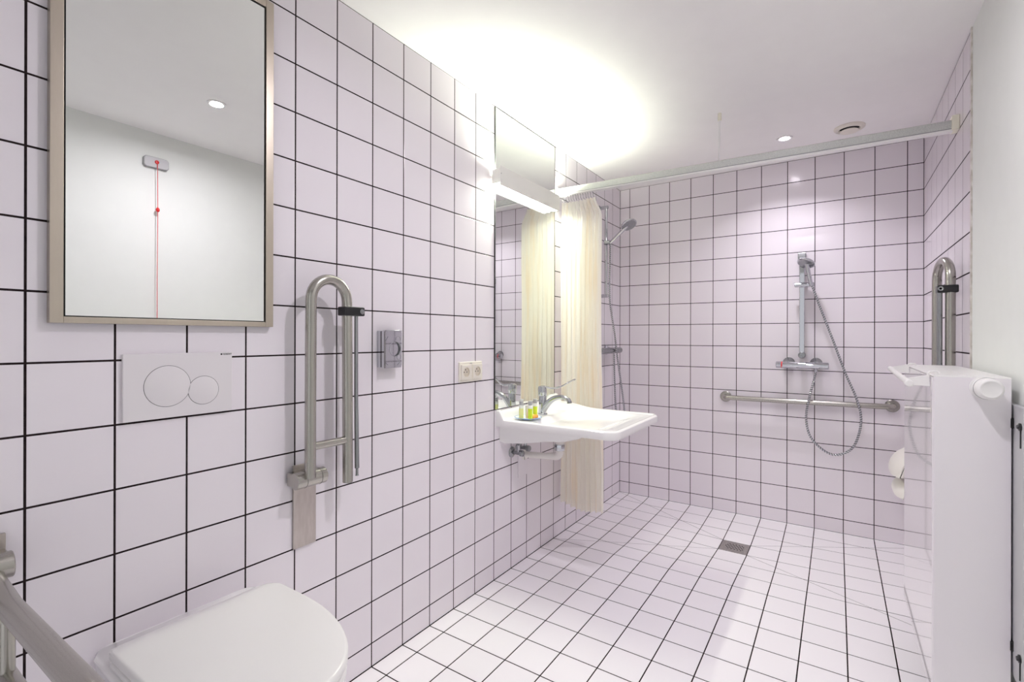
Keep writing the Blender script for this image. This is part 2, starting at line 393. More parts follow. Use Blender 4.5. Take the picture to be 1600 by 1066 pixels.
# rail folded up right of the mirror
t = thing('folding_grab_rail', 'steel folding grab rail folded up beside the flush plate', 'grab rail', (0, .63, .54), 'folding grab rails')
hinge(t, .617, .757, py=.63)
R = .0163
p = [(.074, .604, .765), (.074, .604, 1.0), (.076, .604, 1.300)] + arc((.077, .6675, 1.305), (0, -1, 0), (0, 0, 1), .0635, .12, PI - .12, 18) + [(.078, .731, 1.300), (.079, .733, 1.0), (.080, .734, .722)]
MB().tube(p, R, 24).build('rail_loop', 'steel', t)
MB().cyl((.075, .604, .858), (.079, .733, .858), .0125, 20).build('cross_bar', 'steel', t)
MB().cyl((.080, .734, .7212), (.080, .734, .7262), .0150, 20).build('end_plug', 'black', t)
c = MB().box((.060, .708, 1.258), (.100, .786, 1.287), .004).build('clamp', 'black', t)
MB().lathe((.100, .774, 1.2725), (1, 0, 0), [(-.001, .009), (.0015, .009), (.002, .006), (.0005, .004)], 20).build('clamp_screw', 'dchrome', c)
MB().tube([(.082, .764, 1.270), (.083, .764, 1.0), (.083, .768, .760), (.083, .768, .757), (.083, .768, .738), (.083, .768, .735)], [.0062, .0066, .0078, .0045, .0045, .006], 16).build('paper_roll_arm', 'dchrome', t)
# rail folded down, bottom left of the picture
t = thing('folding_grab_rail', 'steel folding grab rail folded down, at the bottom left corner by the toilet', 'grab rail', (0, -.067, .523), 'folding grab rails')
hinge(t, -.0765, .745, py=-.067, side=-1, lift=.014)
yb_ = -.058; za_ = .720; zb_ = .588
p = [(.052, yb_, za_ + .012), (.2, yb_, za_), (.58, yb_, za_ + .014)] + arc((.60, yb_, (za_ + zb_) / 2 + .014), (0, 0, 1), (1, 0, 0), (za_ - zb_) / 2, .12, PI - .12, 18) + [(.58, yb_, zb_ + .012), (.3, yb_, zb_), (.055, yb_, zb_ - .004)]
MB().tube(p, R + .0012, 28).build('rail_loop', 'steel', t)
MB().cyl((.182, yb_, zb_ + .01), (.182, yb_, za_ - .01), .0115, 20).build('cross_bar', 'steel', t)
# rail folded up on the right wall
t = thing('folding_grab_rail', 'steel folding grab rail folded up on the tiled wall behind the radiator', 'grab rail', (W, 2.42, .54), 'folding grab rails')
hinge(t, 2.413, .757, xs=-1, x_w=W, py=2.40)
a = Vector((1.741, 2.413, 0)); b = Vector((1.763, 2.272, 0)); dd = (b - a).normalized(); mid = (a + b) / 2; rr = (b - a).length / 2
p = [a + Vector((0, 0, .765)), a + Vector((0, 0, 1.1)), a + Vector((0, 0, 1.425))] + arc(mid + Vector((0, 0, 1.432)), -dd, (0, 0, 1), rr, .12, PI - .12, 18) + [b + Vector((0, 0, 1.425)), b + Vector((0, 0, 1.1)), b + Vector((0, 0, .722))]
MB().tube(p, R, 24).build('rail_loop', 'steel', t)
MB().cyl(a + Vector((0, 0, .858)), b + Vector((0, 0, .858)), .0125, 20).build('cross_bar', 'steel', t)
c = MB().box((1.722, 2.254, 1.370), (1.786, 2.292, 1.400), .004).build('clamp', 'black', t)
MB().lathe((1.732, 2.2545, 1.386), (0, -1, 0), [(-.001, .009), (.0015, .009), (.002, .006), (.0005, .004)], 20).build('clamp_screw', 'dchrome', c)
MB().tube([(1.731, 2.272, 1.385), (1.731, 2.272, 1.0), (1.731, 2.272, .760), (1.731, 2.272, .738)], [.009, .009, .010, .005], 16).build('paper_roll_arm', 'dchrome', t)

# ------------------------------------------------------------------ straight grab bar on back wall
t = thing('grab_bar', 'horizontal stainless steel grab bar with round flanges on back shower wall', 'grab bar', (1.21, D, .79))
MB().tube([(.762, D, .789)] + arc((.787, D - .035, .789), (-1, 0, 0), (0, -1, 0), .025, 0, PI / 2, 8) + [(.9, D - .060, .789), (1.5, D - .060, .794)] + arc((1.635, D - .035, .796), (0, -1, 0), (1, 0, 0), .025, 0, PI / 2, 8) + [(1.66, D, .796)], .0162, 20).build('bar', 'steel', t)
for x, z in ((.762, .789), (1.66, .796)):
    MB().lathe((x, D, z), (0, -1, 0), [(0, .036), (.008, .036), (.011, .033), (.012, .018)], 36).build('flange', 'steel', t)

# ------------------------------------------------------------------ chrome dispenser
t = thing('bag_dispenser', 'chrome box dispenser with round opening on the wall left of socket', 'dispenser', (0, .965, 1.0745))
y0, y1, z0, z1, xd = .9195, 1.0055, 1.077, 1.2145, .040
sb = MB().box((0, y0 + .001, z0 + .002), (xd - .006, y1 - .001, z1 - .002), .002); sb.build('box', 'chrome', t)
# front plate with round opening and finger notch
pts = []
cy, cz, ro = .972, 1.146, .027
N = 48; ring = [Vector((xd, cy + ro * math.cos(2 * PI * k / N), cz + ro * math.sin(2 * PI * k / N))) for k in range(N)]
outer = []
for k in range(N):
    a = 2 * PI * k / N; dx, dz = math.cos(a), math.sin(a)
    tt = min(((y1 - cy) if dx > 0 else (cy - y0)) / max(abs(dx), 1e-6), ((z1 - cz) if dz > 0 else (cz - z0)) / max(abs(dz), 1e-6)); outer.append(Vector((xd, cy + dx * tt, cz + dz * tt)))
fp = MB().loft([[v + Vector((-.006, 0, 0)) for v in outer], outer, ring, [v + Vector((-.006, 0, 0)) for v in ring]], False, False, smooth=False)
fp.build('front_plate', 'chrome', t)
MB().lathe((xd, cy, cz), (-1, 0, 0), [(.001, ro), (.012, ro * .8), (.016, ro * .4), (.017, 0)], 40, False, False).build('opening_dish', 'dchrome', t)
MB().torus((xd, cy, cz), (1, 0, 0), ro, .0009, 44, 8).build('opening_rim', 'grey', t)
MB().tube([Vector((xd + .0006, 0, 0)) + v for v in arc((0, .986, 1.181), (0, 1, 0), (0, 0, 1), .011, -.3, PI + .2, 14)], .0008, 8).build('embossed_curve', 'grey', t)
MB().torus((xd + .0003, .990, 1.115), (1, 0, 0), .009, .0008, 28, 8).build('embossed_curve', 'grey', t)
for q in (((.926, 1.176), (.938, 1.192)), ((.925, 1.098), (.938, 1.088)), ((.982, 1.086), (.994, 1.096))):
    MB().tube([(xd + .0003, *q[0]), (xd + .0003, *q[1])], .0006, 6).build('engraved_stroke', 'black', t)
MB().box((xd - .001, y0, z1 - .004), (xd + .002, y1, z1), .001).build('top_lip', 'chrome', t)

# ------------------------------------------------------------------ double socket
t = thing('double_socket', 'cream double power socket on the wall beside the sink mirror', 'socket', (0, 1.458, .989))
MB().box((0, 1.377, .9885), (.009, 1.5395, 1.0785), .0025).build('cover_plate', 'cream', t)
for cy in (1.4165, 1.4975):
    NN = 40; rg = [(math.cos(2 * PI * k / NN), math.sin(2 * PI * k / NN)) for k in range(NN)]
    ot = [Vector((.0165, cy + .033 * c_ / max(abs(c_), abs(s_)), 1.033 + .033 * s_ / max(abs(c_), abs(s_)))) for c_, s_ in rg]
    inn = [Vector((.0165, cy + .0215 * c_, 1.033 + .0215 * s_)) for c_, s_ in rg]
    i = MB().loft([[v + Vector((-.009, 0, 0)) for v in ot], ot, inn], False, False, smooth=False).build('insert', 'cream', t)
    MB().lathe((.0165, cy, 1.033), (-1, 0, 0), [(0, .0215), (.0062, .0208), (.0064, 0)], 36, False, False).build('well', 'cream2', i)
    k = MB()
    k.cyl((.0098, cy - .0095, 1.033), (.0106, cy - .0095, 1.033), .0028, 12); k.cyl((.0098, cy + .0095, 1.033), (.0106, cy + .0095, 1.033), .0028, 12)
    k.cyl((.0098, cy, 1.0435), (.0106, cy, 1.0435), .0030, 12); k.build('pin_hole', 'black', i)
text('rating_mark', '~230V', .0085, (.0092, 1.443, 1.0685), (PI / 2, 0, PI / 2), 'grey', t)

# ------------------------------------------------------------------ tall mirror over the sink
t = thing('vanity_mirror', 'tall frameless mirror fixed to the wall above the sink', 'mirror', (0, 1.95, .836))
MB().box((0.0002, 1.651, .836), (.0045, 2.246, 2.314), .0008).build('mirror_glass', 'mirror', t)
MB().box((.0, 2.2462, .836), (.0048, 2.2520, 2.316)).build('sealing_strip', 'gap', t)
MB().box((.0, 1.6455, .836), (.0048, 1.6508, 2.316)).build('sealing_strip', 'gap', t)

# ------------------------------------------------------------------ mirror lamp
t = thing('mirror_lamp', 'long slim fluorescent wall lamp with beige front across tall mirror', 'lamp', (.005, 1.90, 1.92))
ya, yb, za, zb = 1.618, 2.215, 1.918, 2.012
MB().box((.052, ya, za), (.056, yb, zb), .0015).build('front_cover', 'lampw', t)
MB().box((.0046, ya, za + .012), (.053, ya + .004, zb - .012), .0015).build('end_cap', 'lampw', t)
MB().box((.0046, yb - .004, za + .012), (.053, yb, zb - .012), .0015).build('end_cap', 'lampw', t)
MB().box((.0046, ya + .004, za + .03), (.012, yb - .004, zb - .03), .001).build('back_plate', 'lampw', t)
MB().box((.014, ya + .006, zb - .022), (.050, yb - .006, zb - .012), .002).build('upper_diffuser', 'tubeu', t)
MB().box((.014, ya + .006, za + .006), (.050, yb - .006, za + .016), .002).build('lower_diffuser', 'tubed', t)
MB().cyl((.053, ya + .007, 1.975), (.0572, ya + .007, 1.975), .0022, 12).build('screw', 'grey', t)

# ------------------------------------------------------------------ sink
t = thing('washbasin', 'white wall-hung accessible washbasin with a flat front and raised back edge', 'sink', (0, 1.967, .66))
SX, SY0, SY1, SR = .622, 1.663, 2.272, .055
def ss(a, b, x): q = max(0, min(1, (x - a) / (b - a))); return q * q * (3 - 2 * q)
def xmax(y):
    d = min(y - SY0, SY1 - y)
    return SX if d >= SR else SX - SR + math.sqrt(max(0, SR * SR - (SR - d) ** 2))
def sz(x, y):
    e = min(y - SY0, SY1 - y, xmax(y) - x)
    z = .790 - .006 * (1 - ss(.0, .010, e)) + 0
    z -= .006 * ss(.012, .026, e)                                    # sunken inside the rim
    bx = ss(.150, .275, x) * (1 - ss(.275, .600, x) * 1.0) if x < .275 else (1 - ss(.22, .60, x))
    by = ss(1.700, 1.80, y) * (1 - ss(2.15, 2.245, y))
    z -= .085 * min(1, max(0, bx)) * by
    back = 1 - ss(.018, .050, x)
    z += .043 * back                                                  # upstand against the wall
    z += .030 * (1 - ss(.05, .30, x)) * ss(2.12, 2.22, y) * ss(0, .02, SY1 - y)
    return z
ny, nx = 72, 76; rows = []
for j in range(ny + 1):
    y = SY0 + (SY1 - SY0) * (.5 - .5 * math.cos(PI * j / ny)) if False else SY0 + (SY1 - SY0) * j / ny
    xm = xmax(y); rows.append([(xm * i / nx, y, sz(xm * i / nx, y)) for i in range(nx + 1)])
mb = MB(); vs = [p for r in rows for p in r]; fs = []
for j in range(ny):
    for i in range(nx): a = j * (nx + 1) + i; fs.append((a, a + 1, a + nx + 2, a + nx + 1))
mb.add(vs, fs, True)
per = [(0, i) for i in range(nx + 1)] + [(j, nx) for j in range(1, ny + 1)] + [(ny, i) for i in range(nx - 1, -1, -1)]
loop = [Vector(rows[j][i]) for j, i in per]
cen = Vector((.3, 1.967, 0))
def lower(v, z, k):
    d = Vector((v.x - .3, v.y - cen.y, 0)); L = d.length or 1; q = v + d / L * k; return Vector((max(q.x, 0) if v.x > .001 else 0, q.y, z))
mb.loft([loop, [lower(v, v.z - .006, .003) for v in loop], [lower(v, .758, .003) for v in loop], [lower(v, .750, -.003) for v in loop], [lower(v, .750, -.03) for v in loop]], False, True, True, closed=False)
basin = mb.build('basin', 'ceram', t, sharp=50)
# apron under the rim
prof = [(.0, .757), (.0, .668), (.03, .664), (.13, .676), (.26, .700), (.36, .712), (.43, .733), (.47, .757)]
mb = MB(); ys = [1.695, 1.700, 1.72, 2.215, 2.235, 2.240]
mb.loft([[Vector((x, y, z + (.006 if k in (0, 5) and z < .75 else 0))) for x, z in prof] for k, y in enumerate(ys)], True, True, True)
mb.build('underside', 'ceram', t, sharp=50)
MB().lathe((.245, 1.967, .7005), (0, 0, 1), [(0, .022), (.003, .022), (.0045, .017), (.003, 0)], 32, True, False).build('plug_hole', 'chrome', t)
MB().lathe((.19, 1.97, .655), (0, 0, 1), [(-.004, .030), (.035, .033), (.06, .05)], 32).build('drain_boss', 'ceram', t)

# tap
t = thing('basin_tap', 'chrome mixer tap with long bent lever on the washbasin', 'tap', (.10, 1.95, .784))
bx, by = .102, 1.945
MB().lathe((bx, by, .7842), (0, 0, 1), [(0, .026), (.004, .026), (.008, .0225), (.05, .021), (.095, .020), (.098, .019)], 32).build('body', 'chrome', t)
MB().lathe((bx, by, .882), (-.06, 0, 1), [(0, .0215), (.003, .0235), (.038, .0235), (.049, .021), (.053, .013), (.054, 0)], 32).build('head', 'chrome', t)
sp = smooth_path([(bx + .004, by - .004, .805), (bx + .035, by - .006, .845), (bx + .075, by - .010, .874), (bx + .12, by - .014, .884), (bx + .158, by - .018, .875), (bx + .166, by - .019, .862)], 6)
MB().tube(sp, [.019 - .007 * min(1, k / 16) for k in range(len(sp))], 20).build('spout', 'chrome', t)
lv = smooth_path([(bx + .01, by, .930), (bx + .06, by + .006, .924), (bx + .10, by + .02, .935), (bx + .145, by + .035, .962), (bx + .165, by + .042, .972)], 6)
rings = []
for k, q in enumerate(lv):
    u_ = k / (len(lv) - 1); wv = .007 + .0075 * ss(.55, .95, u_); h_ = .0055 - .0015 * u_
    rings.append([q + Vector((0, wv * math.cos(a), h_ * math.sin(a))) for a in [2 * PI * i / 12 for i in range(12)]])
MB().loft(rings).build('lever', 'chrome', t)
MB().lathe((bx + .166, by - .019, .866), (.15, 0, -1), [(0, .0125), (.010, .0125), (.011, .010)], 20).build('aerator', 'dchrome', t)

# saucer with toiletries
dz = .7845; sx, sy = .118, 1.772
t = thing('saucer', 'small blue-edged glass saucer holding the toiletries on the washbasin', 'saucer', (sx, sy, dz))
MB().lathe((sx, sy, dz), (0, 0, 1), [(0, .036), (.002, .040), (.006, .060), (.009, .066), (.0105, .066), (.008, .058), (.0045, .038), (.004, 0)], 48, True, False).build('dish', 'saucer', t)
MB().torus((sx, sy, dz + .0098), (0, 0, 1), .066, .0016, 48, 8).build('blue_rim', 'blue', t)
sz0 = dz + .0045
def bottle(x, y, tilt, gel, label, h=.088):
    b = thing('toiletry_bottle', label, 'bottle', (x, y, sz0), 'toiletry bottles in the saucer')
    ax = Vector((tilt[0], tilt[1], 1)).normalized(); B = Vector((x, y, sz0))
    MB().lathe(B + ax * h * .62, ax, [(0, .0108), (h * .14, .0112), (h * .18, .008), (h * .19, .0075)], 24).build('shoulder', 'glass', b)
    MB().lathe(B, ax, [(0, .009), (.001, .0112), (h * .62, .0112)], 24).build('tube', gel, b)
    MB().lathe(B + ax * h * .80, ax, [(0, .0100), (.001, .0108), (h * .22, .0108), (h * .235, .0095)], 24).build('cap', 'capg', b)
bottle(sx - .006, sy - .052, (0, 0), 'gel2', 'pale yellow toiletry bottle, leftmost in the saucer')
bottle(sx + .036, sy - .036, (0, 0), 'gel', 'bright green toiletry bottle at the front of the saucer')
bottle(sx - .036, sy - .005, (0, 0), 'gel2', 'pale bottle with grey cap at the back of the saucer')
bottle(sx + .014, sy + .046, (0, 0), 'gel', 'green toiletry bottle in the saucer nearest the tap')
q = MB(); q.box((sx - .008, sy - .016, sz0 + .001), (sx + .002, sy + .024, sz0 + .066), .003)
tag(q.build('paper_sachet', 'paper', base=(sx, sy, sz0)), 'small white carton standing among the bottles in saucer', 'carton')
q = MB().box((sx + .010, sy - .022, sz0 + .0008), (sx + .044, sy + .030, sz0 + .018), .006)
tag(q.build('soap_bar', 'soap', base=(sx + .03, sy, sz0)), 'amber wrapped soap bar lying in the saucer', 'soap')

# waste and valves under the sink
t = thing('basin_trap', 'white plastic waste pipe with chrome nut under the washbasin', 'pipe', (.19, 1.97, .56))
MB().lathe((.19, 1.97, .600), (0, 0, 1), [(0, .026), (.004, .0285), (.030, .0285), (.034, .026)], 8).build('nut', 'chrome', t)
MB().cyl((.19, 1.97, .630), (.19, 1.97, .651), .022, 24).build('tailpiece', 'pipe', t)
MB().tube([(.19, 1.97, .606), (.19, 1.97, .590)] + arc((.165, 1.97, .590), (1, 0, 0), (0, 0, -1), .025, .2, PI / 2, 8) + [(.12, 1.958, .563), (.04, 1.935, .562), (.0, 1.925, .562)], [.021] * 2 + [.0195] * 9 + [.0165, .0165, .0165], 24).build('elbow_pipe', 'pipe', t)
MB().lathe((0.0, 1.925, .562), (1, 0, 0), [(0, .03), (.004, .03), (.007, .022)], 28).build('wall_rose', 'pipe', t)
def valve(y, z, label, knob):
    v = thing('angle_valve', label, 'valve', (0, y, z), 'angle valves under the washbasin')
    MB().lathe((0, y, z), (1, 0, 0), [(0, .028), (.003, .028), (.009, .020), (.011, .010)], 28).build('rose', 'dchrome', v)
    MB().tube([(.004, y, z), (.05, y, z)], .0095, 16).build('body', 'dchrome', v)
    MB().cyl((.042, y, z - .004), (.042, y, z + .04), .008, 14).build('outlet', 'chrome', v)
    MB().lathe((.05, y, z), (1, 0, 0), [(0, .012), (.004, .016), (.018, .016), (.022, .012)], 8).build('knob', knob, v)
    MB().tube(smooth_path([(.042, y, z + .04), (.048, y + .012, z + .05), (.066, y + .035, .662)], 6), .0055, 12).build('supply_hose', 'dchrome', v)
valve(1.805, .598, 'chrome angle valve on the wall, left of its twin under washbasin', 'dchrome')
valve(1.868, .612, 'chrome angle valve with dark knob, right of its twin under washbasin', 'grey')
MB_ = MB().tube(smooth_path([(.045, 1.83, .600), (.05, 1.845, .575), (.05, 1.85, .556)], 5), .0016, 8).build('plug_chain', 'grey', base=(.05, 1.85, .556))
tag(MB_, 'thin dark chain end hanging by the angle valves', 'chain')
tag(MB().box((0, 1.862, .452), (.0035, 1.955, .575), .001).build('cover_plate', 'tile', base=(0, 1.91, .452)), 'white blanking plate on the wall tiles under the waste pipe', 'plate')

# ------------------------------------------------------------------ toilet
t = thing('toilet', 'white wall-hung toilet with closed flat lid below the flush plate', 'toilet', (0, .287, .12))
yc = .292
def dshape(x0, x1, hw, z, n=28, r=.03, p=2.05):
    xs = min(.25, x1 - hw); pts = [Vector((x0, yc - hw + r, z)), Vector((x0 + r * .3, yc - hw + r * .3, z)), Vector((x0 + r, yc - hw, z))]
    for k in range(n + 1):
        a = -PI / 2 + PI * k / n; c_, s_ = math.cos(a), math.sin(a)
        pts.append(Vector((xs + (x1 - xs) * abs(c_) ** (2 / p), yc + hw * math.copysign(abs(s_) ** (2 / p), s_), z)))
    r = .045
    return pts + [Vector((x0 + r - r * math.sin(a), yc + hw - r + r * math.cos(a), z)) for a in (0, .31, .63, .94, 1.26, 1.571)]
b = MB()
b.loft([dshape(0, .30, .09, .14), dshape(0, .40, .12, .185), dshape(0, .52, .155, .31), dshape(0, .555, .178, .415), dshape(0, .568, .186, .460), dshape(0, .570, .188, .473), dshape(.0, .566, .184, .479)], True, True)
b.build('bowl', 'ceram', t, sharp=60)
s_ = MB().loft([dshape(.104, .570, .178, .4805, r=.008), dshape(.102, .575, .183, .485, r=.008), dshape(.102, .575, .183, .494, r=.008), dshape(.106, .570, .179, .498, r=.008)])
s_.build('seat', 'wplast', t, sharp=60)
MB().loft([dshape(.102, .573, .180, .4995, r=.008), dshape(.100, .578, .184, .504, r=.008), dshape(.099, .578, .184, .516, r=.008), dshape(.101, .576, .182, .5195, r=.008), dshape(.106, .570, .177, .521, r=.010)]).build('lid', 'wplast', t, sharp=60)
for q in (-.155, .155): MB().box((.078, yc + q - .018, .4785), (.112, yc + q + .018, .4985), .004).build('hinge_cap', 'wplast', t)

# ------------------------------------------------------------------ shower rail and curtain
def ry(x): return 2.285 + .075 * x / W
t = thing('curtain_rail', 'grey aluminium shower curtain rail spanning the room below the ceiling', 'curtain rail', (.9, 2.32, 2.035))
def rail_ring(x): y = ry(x); return [Vector((x, y - .014, 2.040)), Vector((x, y - .014, 2.071)), Vector((x, y - .009, 2.075)), Vector((x, y + .009, 2.075)), Vector((x, y + .014, 2.071)), Vector((x, y + .014, 2.040))]
MB().loft([rail_ring(.004), rail_ring(W - .022)], smooth=False).build('profile', 'alu', t)
MB().loft([[Vector((x, ry(x) - .0145, 2.036)), Vector((x, ry(x) - .0145, 2.0398)), Vector((x, ry(x) + .0145, 2.0398)), Vector((x, ry(x) + .0145, 2.036))] for x in (.004, W - .02)], smooth=False).build('glide_track', 'grey', t)
MB().loft([[Vector((x, ry(x) - .0155, 2.028)), Vector((x, ry(x) - .0155, 2.0358)), Vector((x, ry(x) + .0155, 2.0358)), Vector((x, ry(x) + .0155, 2.028))] for x in (.004, W - .02)], smooth=False).build('lower_lip', 'wplast', t)
MB().box((W - .024, ry(W) - .024, 2.030), (W, ry(W) + .03, 2.090), .003).build('wall_bracket', 'railw', t)
MB().box((0, ry(0) - .02, 2.030), (.012, ry(0) + .02, 2.084), .003).build('wall_bracket', 'wplast', t)
MB().cyl((.898, ry(.9) + .003, 2.072), (.898, 2.345, H - .03), .0038, 12).build('hanger_rod', 'wplast', t)
MB().cyl((.898, 2.345, H - .036), (.898, 2.345, H), .009, 20, .001).build('hanger_socket', 'railw', t)
# curtain
t = thing('shower_curtain', 'cream pleated shower curtain drawn together beside the sink mirror', 'curtain', (.14, 2.33, .2))
rnd = random.Random(3)
NF = 9; ph = [rnd.uniform(-.5, .5) for _ in range(NF + 2)]; am = [rnd.uniform(.6, 1.25) for _ in range(NF + 2)]
def curt(u, v):    # u across 0..1, v 0 top .. 1 bottom
    xl = .020 - .012 * ss(0, .15, v); xr = .236 + .040 * ss(0, .06, v) - .006 * ss(.1, .3, v) + .022 * ss(.4, 1, v)
    k = u * NF; i = int(min(k, NF - 1e-6)); fr_ = k - i
    amp = (.010 + .008 * ss(0, .25, v) + .006 * v) * (am[i] * (1 - fr_) + am[i + 1] * fr_)
    ang = 2 * PI * k + ph[i] * (1 - fr_) + ph[i + 1] * fr_ + .5 * math.sin(2.2 * v + i * .9)
    x = xl + (xr - xl) * u + .007 * math.sin(2 * ang) * (.3 + v) * .8
    y = ry(.1) + .024 + amp * math.sin(ang) + .006 * math.sin(5 * u + 3 * v)
    zb_ = .178 + .010 * math.sin(7 * u + 1) + .022 * (1 - u)
    return Vector((x, y, 1.998 + (zb_ - 1.998) * v - .006 * abs(math.sin(PI * k)) * (1 - ss(0, .05, v))))
nu, nv = NF * 14, 44
vv = [0, .006, .012, .02, .03, .045] + [.06 + .94 * k / (nv - 6) for k in range(nv - 5)]
vs = [curt(i / nu, v) for v in vv for i in range(nu + 1)]; fs = []
for j in range(len(vv) - 1):
    for i in range(nu): a = j * (nu + 1) + i; fs.append((a, a + 1, a + nu + 2, a + nu + 1))
c = MB().add(vs, fs, True).build('cloth', 'curtain', t, sharp=180)
for k in range(14):
    x = .024 + .0155 * k; y = ry(x)
    MB().tube([(x, y, 2.030), (x + .002, y + .003, 2.018), (x + .001, y + .008, 2.006), (x + .003, y + .018, 1.996)], .0016, 6).build('hook', 'grey', t)

# ------------------------------------------------------------------ showers
def hand_shower(t, a, axis, head_c, face_n, hr, m='chrome'):
    """handle from a towards head_c; disc facing face_n"""
    a = Vector(a); c = Vector(head_c); f = Vector(face_n).normalized()
    h = MB().tube([a, a.lerp(c, .35), a.lerp(c, .7), c - f * .010], [.0105, .0115, .012, .016], 18).build('handle', m, t)
    MB().lathe(c, f, [(-.024, .012), (-.018, hr * .6), (-.004, hr * .96), (.002, hr), (.006, hr * .97), (.008, hr * .88)], 36).build('shower_head', m, t)
    MB().lathe(c + f * .008, f, [(0, hr * .86), (.0015, hr * .84)], 36).build('spray_face', 'dchrome', t)
def hose(t, pts, r=.0058):
    path = smooth_path(pts, 60 // max(1, len(pts) - 1) * 3); 
    P = path; out = []; L = 0; rad = []
    res = []
    # resample evenly
    seg = [0]
    for i in range(1, len(P)): seg.append(seg[-1] + (P[i] - P[i - 1]).length)
    n = int(seg[-1] / .0042); j = 0
    for k in range(n + 1):
        s = seg[-1] * k / n
        while j < len(seg) - 2 and seg[j + 1] < s: j += 1
        f = (s - seg[j]) / max(1e-9, seg[j + 1] - seg[j]); res.append(P[j].lerp(P[j + 1], f))
    # spiral wound look: one band chrome tube + dark helix groove
    MB().tube(res, r, 12).build('hose', 'chrome', t)
    # helix ridge
    h = []; x = None; turn = 0
    hp = []
    for i in range(len(res) - 1):
        tv = (res[i + 1] - res[i]).normalized()
        if x is None: x = frame_of(tv)[0]
        x = (x - tv * x.dot(tv)).normalized(); y = tv.cross(x)
        for q in range(3):
            a = 2 * PI * (i + q / 3) / 3.2
            hp.append(res[i].lerp(res[i + 1], q / 3) + (x * math.cos(a) + y * math.sin(a)) * (r + .0002))
    MB().tube(hp, .0016, 5).build('hose_winding', 'black', t)
# shower on left wall (riser with thermostat)
t = thing('wall_shower', 'chrome riser rail shower on the side wall next to curtain', 'shower', (0, 2.87, 1.09))
Y = 2.885
MB().cyl((.062, Y, 1.470), (.062, Y, 2.100), .0085, 16).build('riser_rail', 'chrome', t)
for z in (2.092, 1.478): 
    MB().cyl((.0, Y, z), (.074, Y, z), .0125, 18, .001).build('rail_bracket', 'chrome', t)
    MB().cyl((.0, Y - .022, z), (.022, Y - .022, z), .014, 18, .001).build('bracket_foot', 'dchrome', t)
MB().cyl((.052, Y - .02, 1.846), (.088, Y - .005, 1.846), .015, 18, .002).build('slider', 'dchrome', t)
hand_shower(t, (.092, Y, 1.845), None, (.225, Y - .005, 1.952), (.45, -.30, -.84), .054)
MB().cyl((.072, 2.752, 1.098), (.072, 3.115, 1.098), .0215, 24, .003).build('thermostat_mixer', 'dchrome', t)
for y in (2.86, 3.03): MB().lathe((0, y, 1.10), (1, 0, 0), [(0, .034), (.006, .034), (.016, .022), (.05, .016)], 24).build('wall_rose', 'chrome', t)
hose(t, [(.090, Y, 1.840), (.088, Y + .0, 1.70), (.086, Y + .005, 1.45), (.098, Y + .07, 1.20), (.102, 2.99, 1.05), (.110, 3.08, .75), (.110, 3.10, .64), (.095, 3.06, .600), (.082, 3.02, .66), (.075, 3.005, .90), (.072, 3.005, 1.075)])
# shower on back wall
t = thing('wall_shower', 'chrome riser rail shower with thermostat on the back wall', 'shower', (1.21, D, 1.0))
Y = D - .058
MB().box((1.196, Y - .006, 1.085), (1.226, Y + .006, 1.69), .004).build('riser_rail', 'chrome', t)
MB().box((1.188, Y - .004, 1.672), (1.232, D, 1.722), .004).build('rail_bracket', 'dchrome', t)
MB().lathe((1.211, Y - .004, 1.083), (0, -1, 0), [(0, .019), (.006, .0205), (.010, .019), (.011, .015)], 28).build('rail_end', 'dchrome', t)
MB().cyl((1.211, D, 1.083), (1.211, Y - .004, 1.083), .014, 20).build('rail_bracket', 'chrome', t)
MB().cyl((1.172, Y - .012, 1.519), (1.276, Y - .012, 1.519), .0135, 20, .002).build('slider', 'chrome', t)
MB().box((1.200, Y - .016, 1.504), (1.226, Y + .01, 1.534), .003).build('slider_clamp', 'chrome', t)
hand_shower(t, (1.262, Y - .022, 1.510), None, (1.236, Y - .062, 1.648), (-.28, -.42, -.86), .050)
MB().cyl((1.070, D - .072, 1.020), (1.352, D - .072, 1.020), .0205, 28, .003).build('thermostat_mixer', 'chrome', t)
MB().cyl((1.0995, D - .072, 1.020), (1.1065, D - .072, 1.020), .0209, 28).build('red_mark', 'red', t)
MB().cyl((1.104, D - .072, 1.0195), (1.30, D - .072, 1.0195), .0207, 28).build('mixer_body', 'chrome', t)
for x in (1.137, 1.285): MB().lathe((x, D, 1.032), (0, -1, 0), [(0, .034), (.006, .034), (.016, .026), (.06, .014)], 26).build('wall_rose', 'dchrome', t)
MB().cyl((1.285, D - .070, 1.004), (1.285, D - .070, .985), .010, 16).build('hose_union', 'chrome', t)
Yh = D - .062
hose(t, [(1.266, Y - .022, 1.508), (1.300, Yh, 1.40), (1.365, Yh, 1.20), (1.435, Yh, .98), (1.490, Yh - .03, .83), (1.510, Yh - .034, .70), (1.478, Yh - .034, .56), (1.415, Yh - .03, .500), (1.345, Yh - .03, .500), (1.262, Yh - .034, .58), (1.236, Yh - .034, .70), (1.254, Yh - .03, .83), (1.276, Yh, .93), (1.285, D - .070, .988)])

